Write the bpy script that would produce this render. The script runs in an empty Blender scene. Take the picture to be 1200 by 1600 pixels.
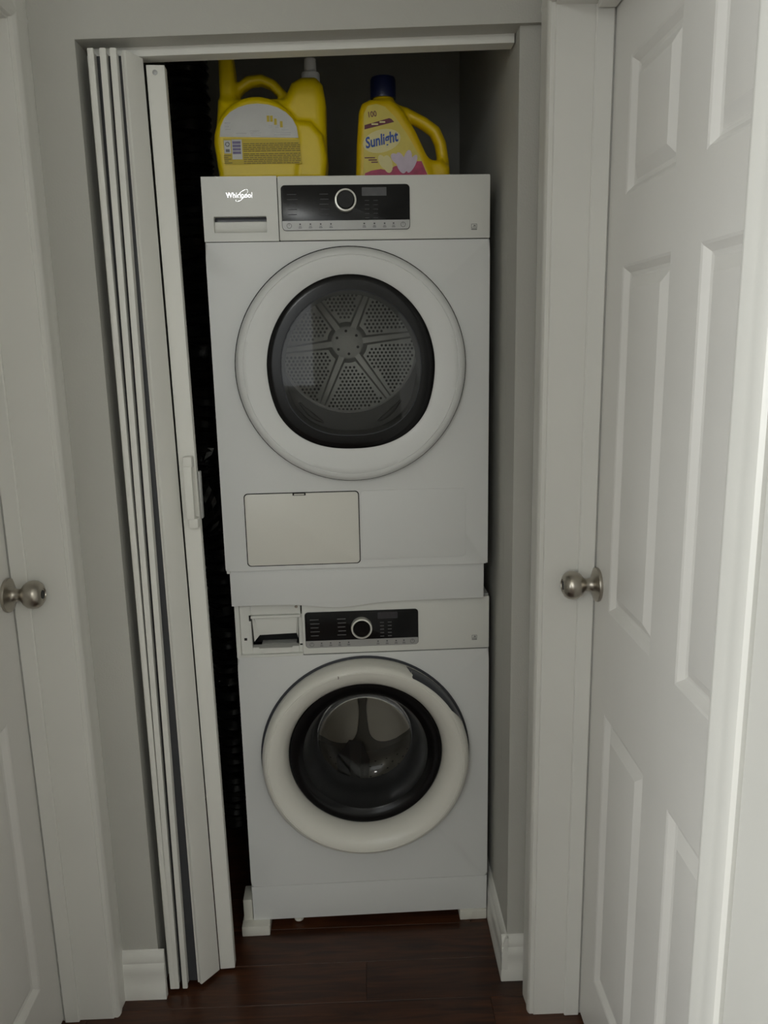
import bpy, bmesh, math, random
import numpy as np
from mathutils import Vector, Matrix
random.seed(7)
S = bpy.context.scene
COL = S.collection
PI = math.pi

# ------------------------------------------------------------------ camera
def make_camera():
    yaw, pitch, roll, f = 0.025942, 0.209887, 0.020278, 1238.739
    fw = Vector((math.sin(yaw)*math.cos(pitch), math.cos(yaw)*math.cos(pitch), -math.sin(pitch)))
    rt = Vector((math.cos(yaw), -math.sin(yaw), 0)); dn = fw.cross(rt)
    r2 = math.cos(roll)*rt + math.sin(roll)*dn
    d2 = -math.sin(roll)*rt + math.cos(roll)*dn
    cd = bpy.data.cameras.new('camera'); cam = bpy.data.objects.new('camera', cd); COL.objects.link(cam)
    M = Matrix((( r2.x, -d2.x, -fw.x, 0.0), (r2.y, -d2.y, -fw.y, -1.76675), (r2.z, -d2.z, -fw.z, 1.45344), (0, 0, 0, 1)))
    cam.matrix_world = M
    cd.sensor_fit = 'AUTO'; cd.sensor_width = 36; cd.lens = f/1600*36; cd.clip_start = 0.02
    S.camera = cam
make_camera()

# ------------------------------------------------------------------ world, light, exposure
W = bpy.data.worlds.new('world'); S.world = W; W.use_nodes = True
bg = W.node_tree.nodes['Background']; bg.inputs[0].default_value = (0.75, 0.85, 1.0, 1); bg.inputs[1].default_value = 0.15
def area(name, loc, target, sx, sy, power, color):
    l = bpy.data.lights.new(name, 'AREA'); l.shape = 'RECTANGLE'; l.size = sx; l.size_y = sy; l.energy = power; l.color = color
    o = bpy.data.objects.new(name, l); COL.objects.link(o); o.location = loc
    d = Vector(target) - Vector(loc); o.rotation_euler = d.to_track_quat('-Z', 'Y').to_euler()
    return o
area('window_daylight', (-0.86, -4.52, 1.67), (-0.86, 0, 1.67), 1.22, 1.10, 10, (0.97, 1.0, 1.0))
area('side_window_daylight', (-2.42, -2.55, 1.45), (0, -2.55, 1.45), 1.3, 1.1, 71, (0.97, 1.0, 1.0))
vs = S.view_settings
vs.view_transform = 'Standard'; vs.look = 'None'; vs.gamma = 1.0; vs.use_curve_mapping = False; vs.exposure = -0.20

# ------------------------------------------------------------------ materials
def lin(c):
    c = c/255.0
    return c/12.92 if c <= 0.04045 else ((c+0.055)/1.055)**2.4
def rgb(r, g, b): return (lin(r), lin(g), lin(b), 1.0)
def mat(name, col, rough=0.5, metal=0.0, var=0.0, vscale=6.0, bump=0.0, bscale=200.0, coat=0.0, spec=0.5):
    m = bpy.data.materials.new(name); m.use_nodes = True
    nt = m.node_tree; b = nt.nodes['Principled BSDF']
    b.inputs['Base Color'].default_value = col; b.inputs['Roughness'].default_value = rough
    b.inputs['Metallic'].default_value = metal; b.inputs['Coat Weight'].default_value = coat
    b.inputs['Specular IOR Level'].default_value = spec
    tc = nt.nodes.new('ShaderNodeTexCoord')
    if var > 0:
        n = nt.nodes.new('ShaderNodeTexNoise'); n.inputs['Scale'].default_value = vscale; n.inputs['Detail'].default_value = 4
        nt.links.new(tc.outputs['Object'], n.inputs['Vector'])
        r = nt.nodes.new('ShaderNodeValToRGB')
        r.color_ramp.elements[0].position = 0.3; r.color_ramp.elements[1].position = 0.7
        r.color_ramp.elements[0].color = tuple(c*(1-var) for c in col[:3]) + (1,)
        r.color_ramp.elements[1].color = tuple(min(1, c*(1+var)) for c in col[:3]) + (1,)
        nt.links.new(n.outputs['Fac'], r.inputs['Fac']); nt.links.new(r.outputs['Color'], b.inputs['Base Color'])
    if bump > 0:
        n2 = nt.nodes.new('ShaderNodeTexNoise'); n2.inputs['Scale'].default_value = bscale; n2.inputs['Detail'].default_value = 3
        nt.links.new(tc.outputs['Object'], n2.inputs['Vector'])
        bp = nt.nodes.new('ShaderNodeBump'); bp.inputs['Strength'].default_value = bump; bp.inputs['Distance'].default_value = 0.002
        nt.links.new(n2.outputs['Fac'], bp.inputs['Height']); nt.links.new(bp.outputs['Normal'], b.inputs['Normal'])
    return m
def glass_mat(name, tint, ior=1.5, rough=0.02, strength=1.0):
    m = bpy.data.materials.new(name); m.use_nodes = True
    nt = m.node_tree; nt.nodes.clear()
    out = nt.nodes.new('ShaderNodeOutputMaterial'); mix = nt.nodes.new('ShaderNodeMixShader')
    tr = nt.nodes.new('ShaderNodeBsdfTransparent'); tr.inputs[0].default_value = tint
    gl = nt.nodes.new('ShaderNodeBsdfGlossy'); gl.inputs['Roughness'].default_value = rough
    fr = nt.nodes.new('ShaderNodeFresnel'); fr.inputs[0].default_value = ior
    nt.links.new(fr.outputs[0], mix.inputs[0]); nt.links.new(tr.outputs[0], mix.inputs[1]); nt.links.new(gl.outputs[0], mix.inputs[2])
    nt.links.new(mix.outputs[0], out.inputs[0])
    return m
def wood_mat():
    m = bpy.data.materials.new('dark_wood'); m.use_nodes = True
    nt = m.node_tree; b = nt.nodes['Principled BSDF']
    tc = nt.nodes.new('ShaderNodeTexCoord'); mp = nt.nodes.new('ShaderNodeMapping'); mp.inputs['Scale'].default_value = (2.0, 22.0, 22.0)
    n = nt.nodes.new('ShaderNodeTexNoise'); n.inputs['Scale'].default_value = 3.0; n.inputs['Detail'].default_value = 6; n.inputs['Distortion'].default_value = 0.8
    oi = nt.nodes.new('ShaderNodeObjectInfo'); add = nt.nodes.new('ShaderNodeVectorMath'); add.operation = 'ADD'
    sc = nt.nodes.new('ShaderNodeVectorMath'); sc.operation = 'SCALE'; sc.inputs[3].default_value = 40.0
    nt.links.new(oi.outputs['Random'], sc.inputs[0])
    nt.links.new(tc.outputs['Object'], mp.inputs[0]); nt.links.new(mp.outputs[0], add.inputs[0]); nt.links.new(sc.outputs[0], add.inputs[1])
    nt.links.new(add.outputs[0], n.inputs['Vector'])
    r = nt.nodes.new('ShaderNodeValToRGB'); e = r.color_ramp.elements
    e[0].position = 0.3; e[0].color = rgb(42, 22, 13); e[1].position = 0.72; e[1].color = rgb(84, 48, 27)
    nt.links.new(n.outputs['Fac'], r.inputs['Fac'])
    hs = nt.nodes.new('ShaderNodeHueSaturation'); mr = nt.nodes.new('ShaderNodeMapRange'); mr.inputs[3].default_value = 0.75; mr.inputs[4].default_value = 1.25
    nt.links.new(oi.outputs['Random'], mr.inputs[0]); nt.links.new(mr.outputs[0], hs.inputs['Value'])
    nt.links.new(r.outputs['Color'], hs.inputs['Color']); nt.links.new(hs.outputs['Color'], b.inputs['Base Color'])
    b.inputs['Roughness'].default_value = 0.32
    bp = nt.nodes.new('ShaderNodeBump'); bp.inputs['Strength'].default_value = 0.15; bp.inputs['Distance'].default_value = 0.001
    nt.links.new(n.outputs['Fac'], bp.inputs['Height']); nt.links.new(bp.outputs['Normal'], b.inputs['Normal'])
    return m
M = dict(
    wall=mat('wall_paint', rgb(189, 188, 181), 0.75, var=0.03, vscale=3, bump=0.25, bscale=260),
    ceil=mat('ceiling_paint', rgb(215, 213, 206), 0.9, var=0.02),
    trim=mat('trim_paint', rgb(228, 227, 221), 0.38, var=0.025, vscale=4, bump=0.12, bscale=45),
    door=mat('door_paint', rgb(226, 224, 219), 0.36, var=0.02, vscale=5, bump=0.12, bscale=60),
    pvc=mat('vinyl_panel', rgb(232, 231, 224), 0.45, var=0.03, vscale=3),
    gapshade=mat('painted_gap_shade', rgb(62, 63, 66), 0.5, var=0.1, vscale=20),  # dark tone standing in for shade between the door folds
    enamel=mat('white_enamel', rgb(226, 227, 225), 0.4, var=0.012, vscale=4, coat=0.1),
    plastic=mat('white_plastic', rgb(227, 227, 221), 0.38, var=0.015, vscale=5),
    ivory=mat('ivory_plastic', rgb(227, 225, 216), 0.3, var=0.015, vscale=5),
    black=mat('gloss_black', rgb(11, 11, 12), 0.2, var=0.1, spec=0.25),
    matteblack=mat('matte_black', rgb(12, 12, 13), 0.6, var=0.1),
    rubber=mat('grey_rubber', rgb(46, 46, 46), 0.55, var=0.08),
    darkgrey=mat('dark_grey_plastic', rgb(58, 60, 66), 0.35, var=0.05),
    silver=mat('silver_strip', rgb(168, 168, 166), 0.35, 0.2, var=0.02),
    chrome=mat('chrome_lettering', rgb(235, 235, 235), 0.24, 1.0, var=0.02),
    ring=mat('satin_ring', rgb(225, 224, 215), 0.25, 0.35, var=0.02),
    print=mat('grey_print', rgb(86, 86, 86), 0.6, var=0.05),
    printlo=mat('faint_print', rgb(62, 62, 64), 0.5, var=0.05),
    printhi=mat('pale_print', rgb(120, 120, 120), 0.5, var=0.05),
    display=mat('display_window', rgb(58, 58, 62), 0.2, var=0.1, vscale=90),
    drum=mat('galvanised_drum', rgb(178, 178, 174), 0.42, 0.45, var=0.06, vscale=14, bump=0.2, bscale=120),
    steel=mat('drum_steel', rgb(120, 117, 110), 0.36, 0.6, var=0.05, vscale=9),
    hole=mat('hole_dark', rgb(8, 8, 8), 0.8, var=0.1),
    nickel=mat('satin_nickel', rgb(176, 170, 160), 0.3, 1.0, var=0.03),
    yellow=mat('yellow_plastic', rgb(226, 198, 0), 0.38, var=0.02, vscale=8),
    yellow2=mat('golden_plastic', rgb(220, 186, 0), 0.38, var=0.02, vscale=8),
    white=mat('white_cap', rgb(225, 226, 228), 0.45, var=0.02),
    navy=mat('navy_cap', rgb(16, 24, 62), 0.35, var=0.05),
    foil=mat('black_foil', rgb(24, 24, 24), 0.34, 0.5, var=0.3, vscale=30, bump=0.6, bscale=70),
    foilwrap=mat('crumpled_foil', rgb(60, 60, 60), 0.18, 1.0, var=0.2, vscale=20),
    labelgrey=mat('label_silver', rgb(196, 196, 192), 0.4, var=0.03, vscale=30),
    labelyellow=mat('label_yellow', rgb(196, 172, 8), 0.45, var=0.03, vscale=30),
    labelink=mat('label_ink', rgb(112, 96, 8), 0.5, var=0.05),
    purple=mat('label_purple', rgb(112, 104, 140), 0.5, var=0.1, vscale=60),
    cream=mat('label_cream', rgb(212, 194, 84), 0.42, var=0.08, vscale=26),
    palecream=mat('label_pale', rgb(222, 212, 150), 0.42, var=0.04, vscale=30),
    maroon=mat('label_maroon', rgb(96, 20, 44), 0.45, var=0.12, vscale=60),
    magenta=mat('label_magenta', rgb(172, 52, 92), 0.45, var=0.25, vscale=70),
    petal=mat('label_petal', rgb(205, 190, 205), 0.45, var=0.06, vscale=70),
    blue=mat('label_blue', rgb(20, 70, 160), 0.45, var=0.05),
    gap=mat('shadow_gap', rgb(30, 29, 27), 0.8, var=0.05),
    foam=mat('white_foam', rgb(222, 220, 210), 0.7, var=0.03, vscale=20, bump=0.3, bscale=90),
    wood=wood_mat(), globe=None,
    dglass=glass_mat('dryer_glass', (0.8, 0.8, 0.78, 1), 1.42),
    wglass=glass_mat('washer_glass', (0.95, 0.95, 0.92, 1), 1.4), cone=mat('dark_cone', rgb(30, 30, 30), 0.32, var=0.1), lobe=mat('lobe_steel', rgb(205, 198, 186), 0.4, 0.35, var=0.05),
    pane=glass_mat('window_pane', (0.97, 0.98, 0.98, 1), 1.45),
)

def globe_mat(strength):
    m = mat('lit_globe', (0.9, 0.88, 0.82, 1), 0.4, var=0.01); p = m.node_tree.nodes['Principled BSDF']
    p.inputs['Emission Color'].default_value = (0.96, 0.99, 0.98, 1); p.inputs['Emission Strength'].default_value = strength
    return m
M['globe'] = globe_mat(36.0)
# ------------------------------------------------------------------ mesh helpers
def link(name, me, parent=None, m=None, smooth=None):
    o = bpy.data.objects.new(name, me); COL.objects.link(o)
    if parent is not None: o.parent = parent
    if m is not None:
        me.materials.clear(); me.materials.append(M[m] if isinstance(m, str) else m)
    if smooth is not None:
        me.shade_smooth(); me.set_sharp_from_angle(angle=math.radians(smooth))
    return o
class MB:
    def __init__(s): s.bm = bmesh.new()
    def add(s, verts, faces):
        vs = [s.bm.verts.new(v) for v in verts]
        for f in faces:
            try: s.bm.faces.new([vs[i] for i in f])
            except ValueError: pass
        return s
    def box(s, x0, x1, y0, y1, z0, z1, bev=0.0, seg=2):
        t = bmesh.new()
        vs = [t.verts.new(v) for v in ((x0,y0,z0),(x1,y0,z0),(x1,y1,z0),(x0,y1,z0),(x0,y0,z1),(x1,y0,z1),(x1,y1,z1),(x0,y1,z1))]
        for f in ((0,3,2,1),(4,5,6,7),(0,1,5,4),(1,2,6,5),(2,3,7,6),(3,0,4,7)): t.faces.new([vs[i] for i in f])
        if bev > 0: bmesh.ops.bevel(t, geom=t.edges[:], offset=bev, segments=seg, profile=0.6, affect='EDGES')
        s.merge(t); return s
    def merge(s, t):
        me = bpy.data.meshes.new('tmp'); t.to_mesh(me); t.free(); s.bm.from_mesh(me); bpy.data.meshes.remove(me)
    def prism(s, pts, a0, a1, axis='y', bev=0.0):
        """closed polygon pts (2D) extruded along axis; y: pts=(x,z)  z: pts=(x,y)  x: pts=(y,z)"""
        t = bmesh.new()
        def P(p, a):
            return {'y': (p[0], a, p[1]), 'z': (p[0], p[1], a), 'x': (a, p[0], p[1])}[axis]
        A = [t.verts.new(P(p, a0)) for p in pts]; B = [t.verts.new(P(p, a1)) for p in pts]
        n = len(pts)
        t.faces.new(A); t.faces.new(B[::-1])
        for i in range(n): t.faces.new((A[i], B[i], B[(i+1) % n], A[(i+1) % n]))
        bmesh.ops.recalc_face_normals(t, faces=t.faces[:])
        if bev > 0:
            es = [e for e in t.edges if abs({'y': e.verts[0].co.y-e.verts[1].co.y, 'z': e.verts[0].co.z-e.verts[1].co.z, 'x': e.verts[0].co.x-e.verts[1].co.x}[axis]) < 1e-9]
            bmesh.ops.bevel(t, geom=es, offset=bev, segments=2, profile=0.6, affect='EDGES')
        s.merge(t); return s
    def lathe(s, prof, c=(0,0,0), axis='z', n=48, cap0=False, cap1=False):
        rings = []
        for (r, h) in prof:
            ring = []
            for i in range(n):
                a = 2*PI*i/n; u, v = r*math.cos(a), r*math.sin(a)
                p = {'z': (u, v, h), 'y': (u, h, v), 'x': (h, u, v)}[axis]
                ring.append(s.bm.verts.new((p[0]+c[0], p[1]+c[1], p[2]+c[2])))
            rings.append(ring)
        for k in range(len(rings)-1):
            for i in range(n):
                j = (i+1) % n
                s.bm.faces.new((rings[k][i], rings[k][j], rings[k+1][j], rings[k+1][i]))
        if cap0: s.bm.faces.new(rings[0])
        if cap1: s.bm.faces.new(rings[-1][::-1])
        return s
    def ring(s, funcs, c=(0,0), n=96):
        """surface in the x-z plane: each func(theta)->(r, y)"""
        rings = []
        for f in funcs:
            ring = []
            for i in range(n):
                a = 2*PI*i/n; r, y = f(a)
                ring.append(s.bm.verts.new((c[0]+r*math.cos(a), y, c[1]+r*math.sin(a))))
            rings.append(ring)
        for k in range(len(rings)-1):
            for i in range(n):
                j = (i+1) % n
                s.bm.faces.new((rings[k][i], rings[k][j], rings[k+1][j], rings[k+1][i]))
        return s
    def tube(s, pts, rad, n=10, caps=True):
        P = [Vector(p) for p in pts]; rings = []
        for i, p in enumerate(P):
            d = (P[min(i+1, len(P)-1)] - P[max(i-1, 0)]).normalized()
            u = d.cross(Vector((0, 1, 0.001)) if abs(d.y) < 0.9 else Vector((1, 0, 0))).normalized(); v = d.cross(u)
            r = rad[i] if isinstance(rad, (list, tuple)) else rad
            rings.append([s.bm.verts.new(p + r*(math.cos(2*PI*k/n)*u + math.sin(2*PI*k/n)*v)) for k in range(n)])
        for i in range(len(P)-1):
            for k in range(n):
                j = (k+1) % n
                s.bm.faces.new((rings[i][k], rings[i][j], rings[i+1][j], rings[i+1][k]))
        if caps: s.bm.faces.new(rings[0][::-1]); s.bm.faces.new(rings[-1])
        return s
    def build(s, name, m, parent=None, smooth=35, recalc=True):
        if recalc: bmesh.ops.recalc_face_normals(s.bm, faces=s.bm.faces[:])
        me = bpy.data.meshes.new(name); s.bm.to_mesh(me); s.bm.free()
        return link(name, me, parent, m, smooth)
def rrect(x0, x1, z0, z1, r, n=6):
    pts = []
    for cx, cz, a0 in ((x1-r, z1-r, 0), (x0+r, z1-r, 90), (x0+r, z0+r, 180), (x1-r, z0+r, 270)):
        for k in range(n+1):
            a = math.radians(a0 + 90*k/n); pts.append((cx+r*math.cos(a), cz+r*math.sin(a)))
    return pts
def plate_with_hole(mb, x0, x1, z0, z1, cx, cz, rf, y0, y1, n=96):
    angs = [2*PI*i/n for i in range(n)] + [math.atan2(z-cz, x-cx) % (2*PI) for x in (x0, x1) for z in (z0, z1)]
    angs = sorted(set(round(a, 6) for a in angs))
    def edge(a):
        c, sn = math.cos(a), math.sin(a); t = 1e9
        if c > 1e-9: t = min(t, (x1-cx)/c)
        if c < -1e-9: t = min(t, (x0-cx)/c)
        if sn > 1e-9: t = min(t, (z1-cz)/sn)
        if sn < -1e-9: t = min(t, (z0-cz)/sn)
        return cx+t*c, cz+t*sn
    rows = []
    for a in angs:
        ex, ez = edge(a); r = rf(a) if callable(rf) else rf
        ix, iz = cx+r*math.cos(a), cz+r*math.sin(a)
        rows.append([mb.bm.verts.new(v) for v in ((ex, y1, ez), (ex, y0, ez), (ix, y0, iz), (ix, y1, iz))])
    for i in range(len(rows)):
        A, B = rows[i], rows[(i+1) % len(rows)]
        for k in range(3): mb.bm.faces.new((A[k], A[k+1], B[k+1], B[k]))
        mb.bm.faces.new((A[3], A[0], B[0], B[3]))
    return mb
def text(name, body, size, m, parent, loc, tilt=0.0, extrude=0.0006, shear=0.0, sx=1.0, align='CENTER', bold=0.0):
    cu = bpy.data.curves.new(name, 'FONT'); cu.body = body; cu.size = size; cu.extrude = extrude; cu.align_x = align; cu.align_y = 'CENTER'; cu.shear = shear
    cu.resolution_u = 3; cu.offset = bold
    t = bpy.data.objects.new(name, cu); COL.objects.link(t)
    bpy.context.view_layer.update()
    me = bpy.data.meshes.new_from_object(t.evaluated_get(bpy.context.evaluated_depsgraph_get()))
    bpy.data.objects.remove(t)
    me.transform(Matrix.Translation(Vector(loc)) @ Matrix.Rotation(-tilt, 4, 'Y') @ Matrix.Rotation(PI/2, 4, 'X') @ Matrix.Diagonal((sx, 1, 1, 1)))
    return link(name, me, parent, m)
def empty(name, loc, rz=0.0):
    o = bpy.data.objects.new(name, None); COL.objects.link(o); o.location = loc; o.rotation_euler = (0, 0, rz); o.empty_display_size = 0.05
    return o
def tag(o, label, cat, group=None):
    o['label'] = label; o['category'] = cat
    if group: o['group'] = group
    return o
def struct(o, label=None, cat=None):
    o['kind'] = 'structure'
    if label: o['label'] = label
    if cat: o['category'] = cat
    return o
# signed-distance modelling for the bottles
def surface_net(f, org, h):
    ins = f < 0; n0, n1, n2 = f.shape
    acc = np.zeros((n0-1, n1-1, n2-1, 3)); cnt = np.zeros((n0-1, n1-1, n2-1))
    sl = lambda i, n: slice(i, n-1+i)
    g = np.stack(np.meshgrid(np.arange(n0-1), np.arange(n1-1), np.arange(n2-1), indexing='ij'), -1).astype(float)
    cs = [(a, b, c) for a in (0, 1) for b in (0, 1) for c in (0, 1)]
    for A in cs:
        for ax in range(3):
            if A[ax]: continue
            Bc = list(A); Bc[ax] = 1
            fa = f[sl(A[0], n0), sl(A[1], n1), sl(A[2], n2)]; fb = f[sl(Bc[0], n0), sl(Bc[1], n1), sl(Bc[2], n2)]
            x = (fa < 0) != (fb < 0); t = np.where(x, fa/(fa-fb+1e-12), 0)
            p = g + np.array(A, float); p = p.copy(); p[..., ax] += t
            acc += np.where(x[..., None], p, 0); cnt += x
    has = cnt > 0; idx = -np.ones(cnt.shape, int); idx[has] = np.arange(has.sum())
    V = (acc[has]/cnt[has][:, None])*h + np.array(org)
    F = []
    for ax in range(3):
        b, c = (ax+1) % 3, (ax+2) % 3
        s0 = [slice(None)]*3; s1 = [slice(None)]*3; s0[ax] = slice(0, -1); s1[ax] = slice(1, None)
        x = ins[tuple(s0)] != ins[tuple(s1)]
        for q in np.argwhere(x):
            if q[b] < 1 or q[c] < 1 or q[b] >= f.shape[b]-1 or q[c] >= f.shape[c]-1: continue
            ids = []
            for db, dc in ((-1, -1), (0, -1), (0, 0), (-1, 0)):
                k = q.copy(); k[b] += db; k[c] += dc; ids.append(int(idx[tuple(k)]))
            if min(ids) < 0: continue
            if not ins[tuple(q)]: ids = ids[::-1]
            F.append(ids)
    return V, F
def smin(a, b, k):
    hh = np.clip(0.5+0.5*(b-a)/k, 0, 1); return b*(1-hh)+a*hh-k*hh*(1-hh)
def poly_sdf(px, pz, pts):
    d = np.full(px.shape, 1e9); s = np.ones(px.shape); n = len(pts); j = n-1
    for i in range(n):
        vi, vj = pts[i], pts[j]; ex, ez = vj[0]-vi[0], vj[1]-vi[1]; wx, wz = px-vi[0], pz-vi[1]
        t = np.clip((wx*ex+wz*ez)/(ex*ex+ez*ez), 0, 1)
        d = np.minimum(d, (wx-ex*t)**2+(wz-ez*t)**2)
        c1 = pz >= vi[1]; c2 = pz < vj[1]; c3 = ex*wz > ez*wx
        s = np.where((c1 & c2 & c3) | (~c1 & ~c2 & ~c3), -s, s); j = i
    return s*np.sqrt(d)
def extr(d2, y, half, r):
    a = d2+r; b = np.abs(y)-half+r
    return np.minimum(np.maximum(a, b), 0)+np.sqrt(np.maximum(a, 0)**2+np.maximum(b, 0)**2)-r
def capsules(x, y, z, pts, rad, ky=1.0):
    d = np.full(x.shape, 1e9)
    for (a, b) in zip(pts[:-1], pts[1:]):
        a = np.array(a); b = np.array(b); e = b-a
        t = np.clip(((x-a[0])*e[0]+(y-a[1])*e[1]+(z-a[2])*e[2])/(e@e), 0, 1)
        d = np.minimum(d, np.sqrt((x-a[0]-t*e[0])**2+((y-a[1]-t*e[1])*ky)**2+(z-a[2]-t*e[2])**2)-rad)
    return d
def sdf_object(name, m, parent, lo, hi, h, fn):
    ax = [np.arange(lo[i]-2*h, hi[i]+2*h, h) for i in range(3)]
    x, y, z = np.meshgrid(*ax, indexing='ij')
    V, F = surface_net(fn(x, y, z), (ax[0][0], ax[1][0], ax[2][0]), h)
    me = bpy.data.meshes.new(name); me.from_pydata(V.tolist(), [], F); me.update()
    return link(name, me, parent, m, 60)

def plate_with_hole_x(x0, x1, y0, y1, yc, zc, hy, hz):
    b = MB(); plate_with_hole(b, y0, y1, 0, 2.42, yc, zc, lambda a: min(hy/max(abs(math.cos(a)), 1e-6), hz/max(abs(math.sin(a)), 1e-6)), x0, x1)
    for v in b.bm.verts: v.co = Vector((v.co.y, v.co.x, v.co.z))
    return b.build('wall_room_left', 'wall', smooth=None)
# ------------------------------------------------------------------ structure
WL, WR = -0.583, 0.345            # hall wall surfaces
XDL, XDR = -0.690, 0.4452         # hall-side faces of the two doors
YF = -0.200                       # closet front wall surface
CE = 2.42
fl = MB().box(-2.6, 1.7, -4.8, 0.8, -0.06, -0.004).build('floor', 'wood')
struct(fl, 'dark brown wood plank floor of the hall and closet', 'floor')
# floor boards, in a few shared meshes
pw = 0.118; plank_me = {}
row = 0; y = 0.70
while y > -2.4:
    x = -0.76 - random.random()*0.8 if row else -0.9
    while x < 0.50:
        L = random.choice((0.9, 1.2))
        if L not in plank_me:
            b = MB().box(0, L-0.0006, -pw+0.0006, 0, -0.004, 0.0, 0.0004, 1); o = b.build('board', 'wood', fl); plank_me[L] = o.data
        else:
            o = link('board', plank_me[L], fl)
        o.location = (x, y, 0); x += L
    y -= pw; row += 1
# closet front wall with the opening
b = MB().box(-0.72, -0.492, YF, -0.09, 0, CE)
b.prism([(-0.492, 1.9915), (0.348, 2.0115), (0.348, CE), (-0.492, CE)], YF, -0.09, 'y')
b.box(0.305, 0.49, YF+0.012, -0.09, 0, 2.06)
b.box(0.345, 0.49, YF, -0.09, 2.0, CE)
struct(b.build('wall_front', 'wall', smooth=None), 'painted wall around the closet opening', 'wall')
struct(MB().box(-0.80, WL, -0.245, -0.09, 0, CE).box(-0.80, WL, -1.06, -0.245, 2.022, CE).box(-0.80, WL, -1.24, -1.06, 0, CE).build('wall_left', 'wall', smooth=None), 'hall wall with the closed door on the left', 'wall')
struct(MB().box(WR, 0.58, -0.282, -0.19, 0, CE).box(WR, 0.58, -1.066, -0.282, 2.022, CE).box(WR, 0.58, -2.3, -1.066, 0, CE).build('wall_right', 'wall', smooth=None), 'hall wall with the closed door on the right', 'wall')
struct(MB().box(-2.5, 1.6, -4.6, 0.78, CE, CE+0.08).build('ceiling', 'ceil', smooth=None), 'plain painted hall ceiling', 'ceiling')
struct(MB().box(-0.64, -0.56, -0.09, 0.76, 0, CE).build('wall_closet_left', 'wall', smooth=None), 'left inside wall of the closet', 'wall')
struct(MB().box(0.305, 0.40, -0.089, 0.76, 0, CE).build('wall_closet_right', 'wall', smooth=None), 'right inside wall of the closet beside the dryer', 'wall')
struct(MB().box(-0.64, 0.40, 0.70, 0.78, 0, CE).build('wall_closet_back', 'wall', smooth=None), 'dark back wall of the closet', 'wall')
struct(plate_with_hole_x(-2.55, -2.45, -4.6, -1.14, -2.55, 1.45, 0.68, 0.58), 'side wall of the room behind the viewer', 'wall')
struct(MB().box(1.5, 1.6, -4.6, -2.2, 0, CE).build('wall_room_right', 'wall', smooth=None), 'right side wall of the room behind the viewer', 'wall')
struct(MB().box(0.58, 1.6, -2.3, -2.2, 0, CE).build('wall_room_corner', 'wall', smooth=None), 'wall of the room behind the viewer on the right', 'wall')
struct(MB().box(-2.5, -0.80, -1.24, -1.14, 0, CE).build('wall_room_front', 'wall', smooth=None), 'wall of the room behind the viewer', 'wall')
b = MB(); plate_with_hole(b, -2.5, 1.6, 0, CE, -0.86, 1.67, lambda a: min(0.66/max(abs(math.cos(a)), 1e-6), 0.59/max(abs(math.sin(a)), 1e-6)), -4.6, -4.5)
struct(b.build('wall_back', 'wall', smooth=None), 'wall with a bright window behind the viewer', 'wall')
b = MB()
for q in ((-1.52, -1.47, 1.08, 2.26), (-0.25, -0.20, 1.08, 2.26), (-1.52, -0.20, 1.08, 1.12), (-1.52, -0.20, 2.22, 2.26)): b.box(q[0], q[1], -4.6, -4.49, q[2], q[3])
b.box(-0.88, -0.84, -4.58, -4.53, 1.12, 2.22)
win = struct(b.build('window_1', 'trim'), 'white framed window behind the viewer', 'window')
MB().box(-1.47, -0.25, -4.57, -4.565, 1.12, 2.22).build('pane', 'pane', win)
def lamp(x, y, label):
    e = tag(empty('ceiling_lamp', (x, y, CE)), label, 'lamp', 'ceiling lamps behind the viewer')
    MB().lathe([(0.0005, 0.0), (0.09, 0.0), (0.09, -0.025), (0.06, -0.03), (0.0005, -0.03)], n=32).build('canopy', 'trim', e, 40)
    sh = MB().lathe([(0.055, -0.03), (0.10, -0.05), (0.145, -0.10), (0.15, -0.15), (0.12, -0.205), (0.06, -0.235), (0.0005, -0.242)], n=40).build('globe', M['globe'], e, 60)
    return e
lamp(-0.74, -3.35, 'white globe ceiling lamp behind the viewer to the left')
lamp(0.62, -3.35, 'unseen white globe lamp added behind the viewer to the right')  # added lamp, lifts the folding door leaf and post from the right
# baseboards: extruded profile (outwards offset, height)
BP = [(0, 0), (0.015, 0), (0.015, 0.028), (0.0125, 0.034), (0.0125, 0.062), (0.014, 0.068), (0.0125, 0.078), (0.009, 0.086), (0.0105, 0.094), (0.008, 0.104), (0.004, 0.112), (0, 0.114)]
def front_board(name, x0, x1, ys, h=1.0):
    return MB().prism([(ys-o, z*h) for o, z in BP], x0, x1, 'x').build(name, 'trim', smooth=25)
o = front_board('baseboard_left', WL-0.01, -0.478, YF, 1.06); struct(o, 'short piece of moulded white baseboard left of the folding door', 'baseboard')
b = MB().prism([(0.305-o_, z) for o_, z in BP], YF-0.0020, 0.70, 'y')
b.prism([(YF+0.012-o_, z) for o_, z in BP], 0.2915, 0.350, 'x')
struct(b.build('baseboard_right', 'trim', smooth=25), 'white baseboard along the right closet wall wrapping round its corner', 'baseboard')
struct(MB().prism([(-0.56+o_, z) for o_, z in BP], -0.09, 0.70, 'y').build('baseboard_closet_left', 'trim', smooth=25), 'baseboard inside the closet on the left', 'baseboard')

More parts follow.
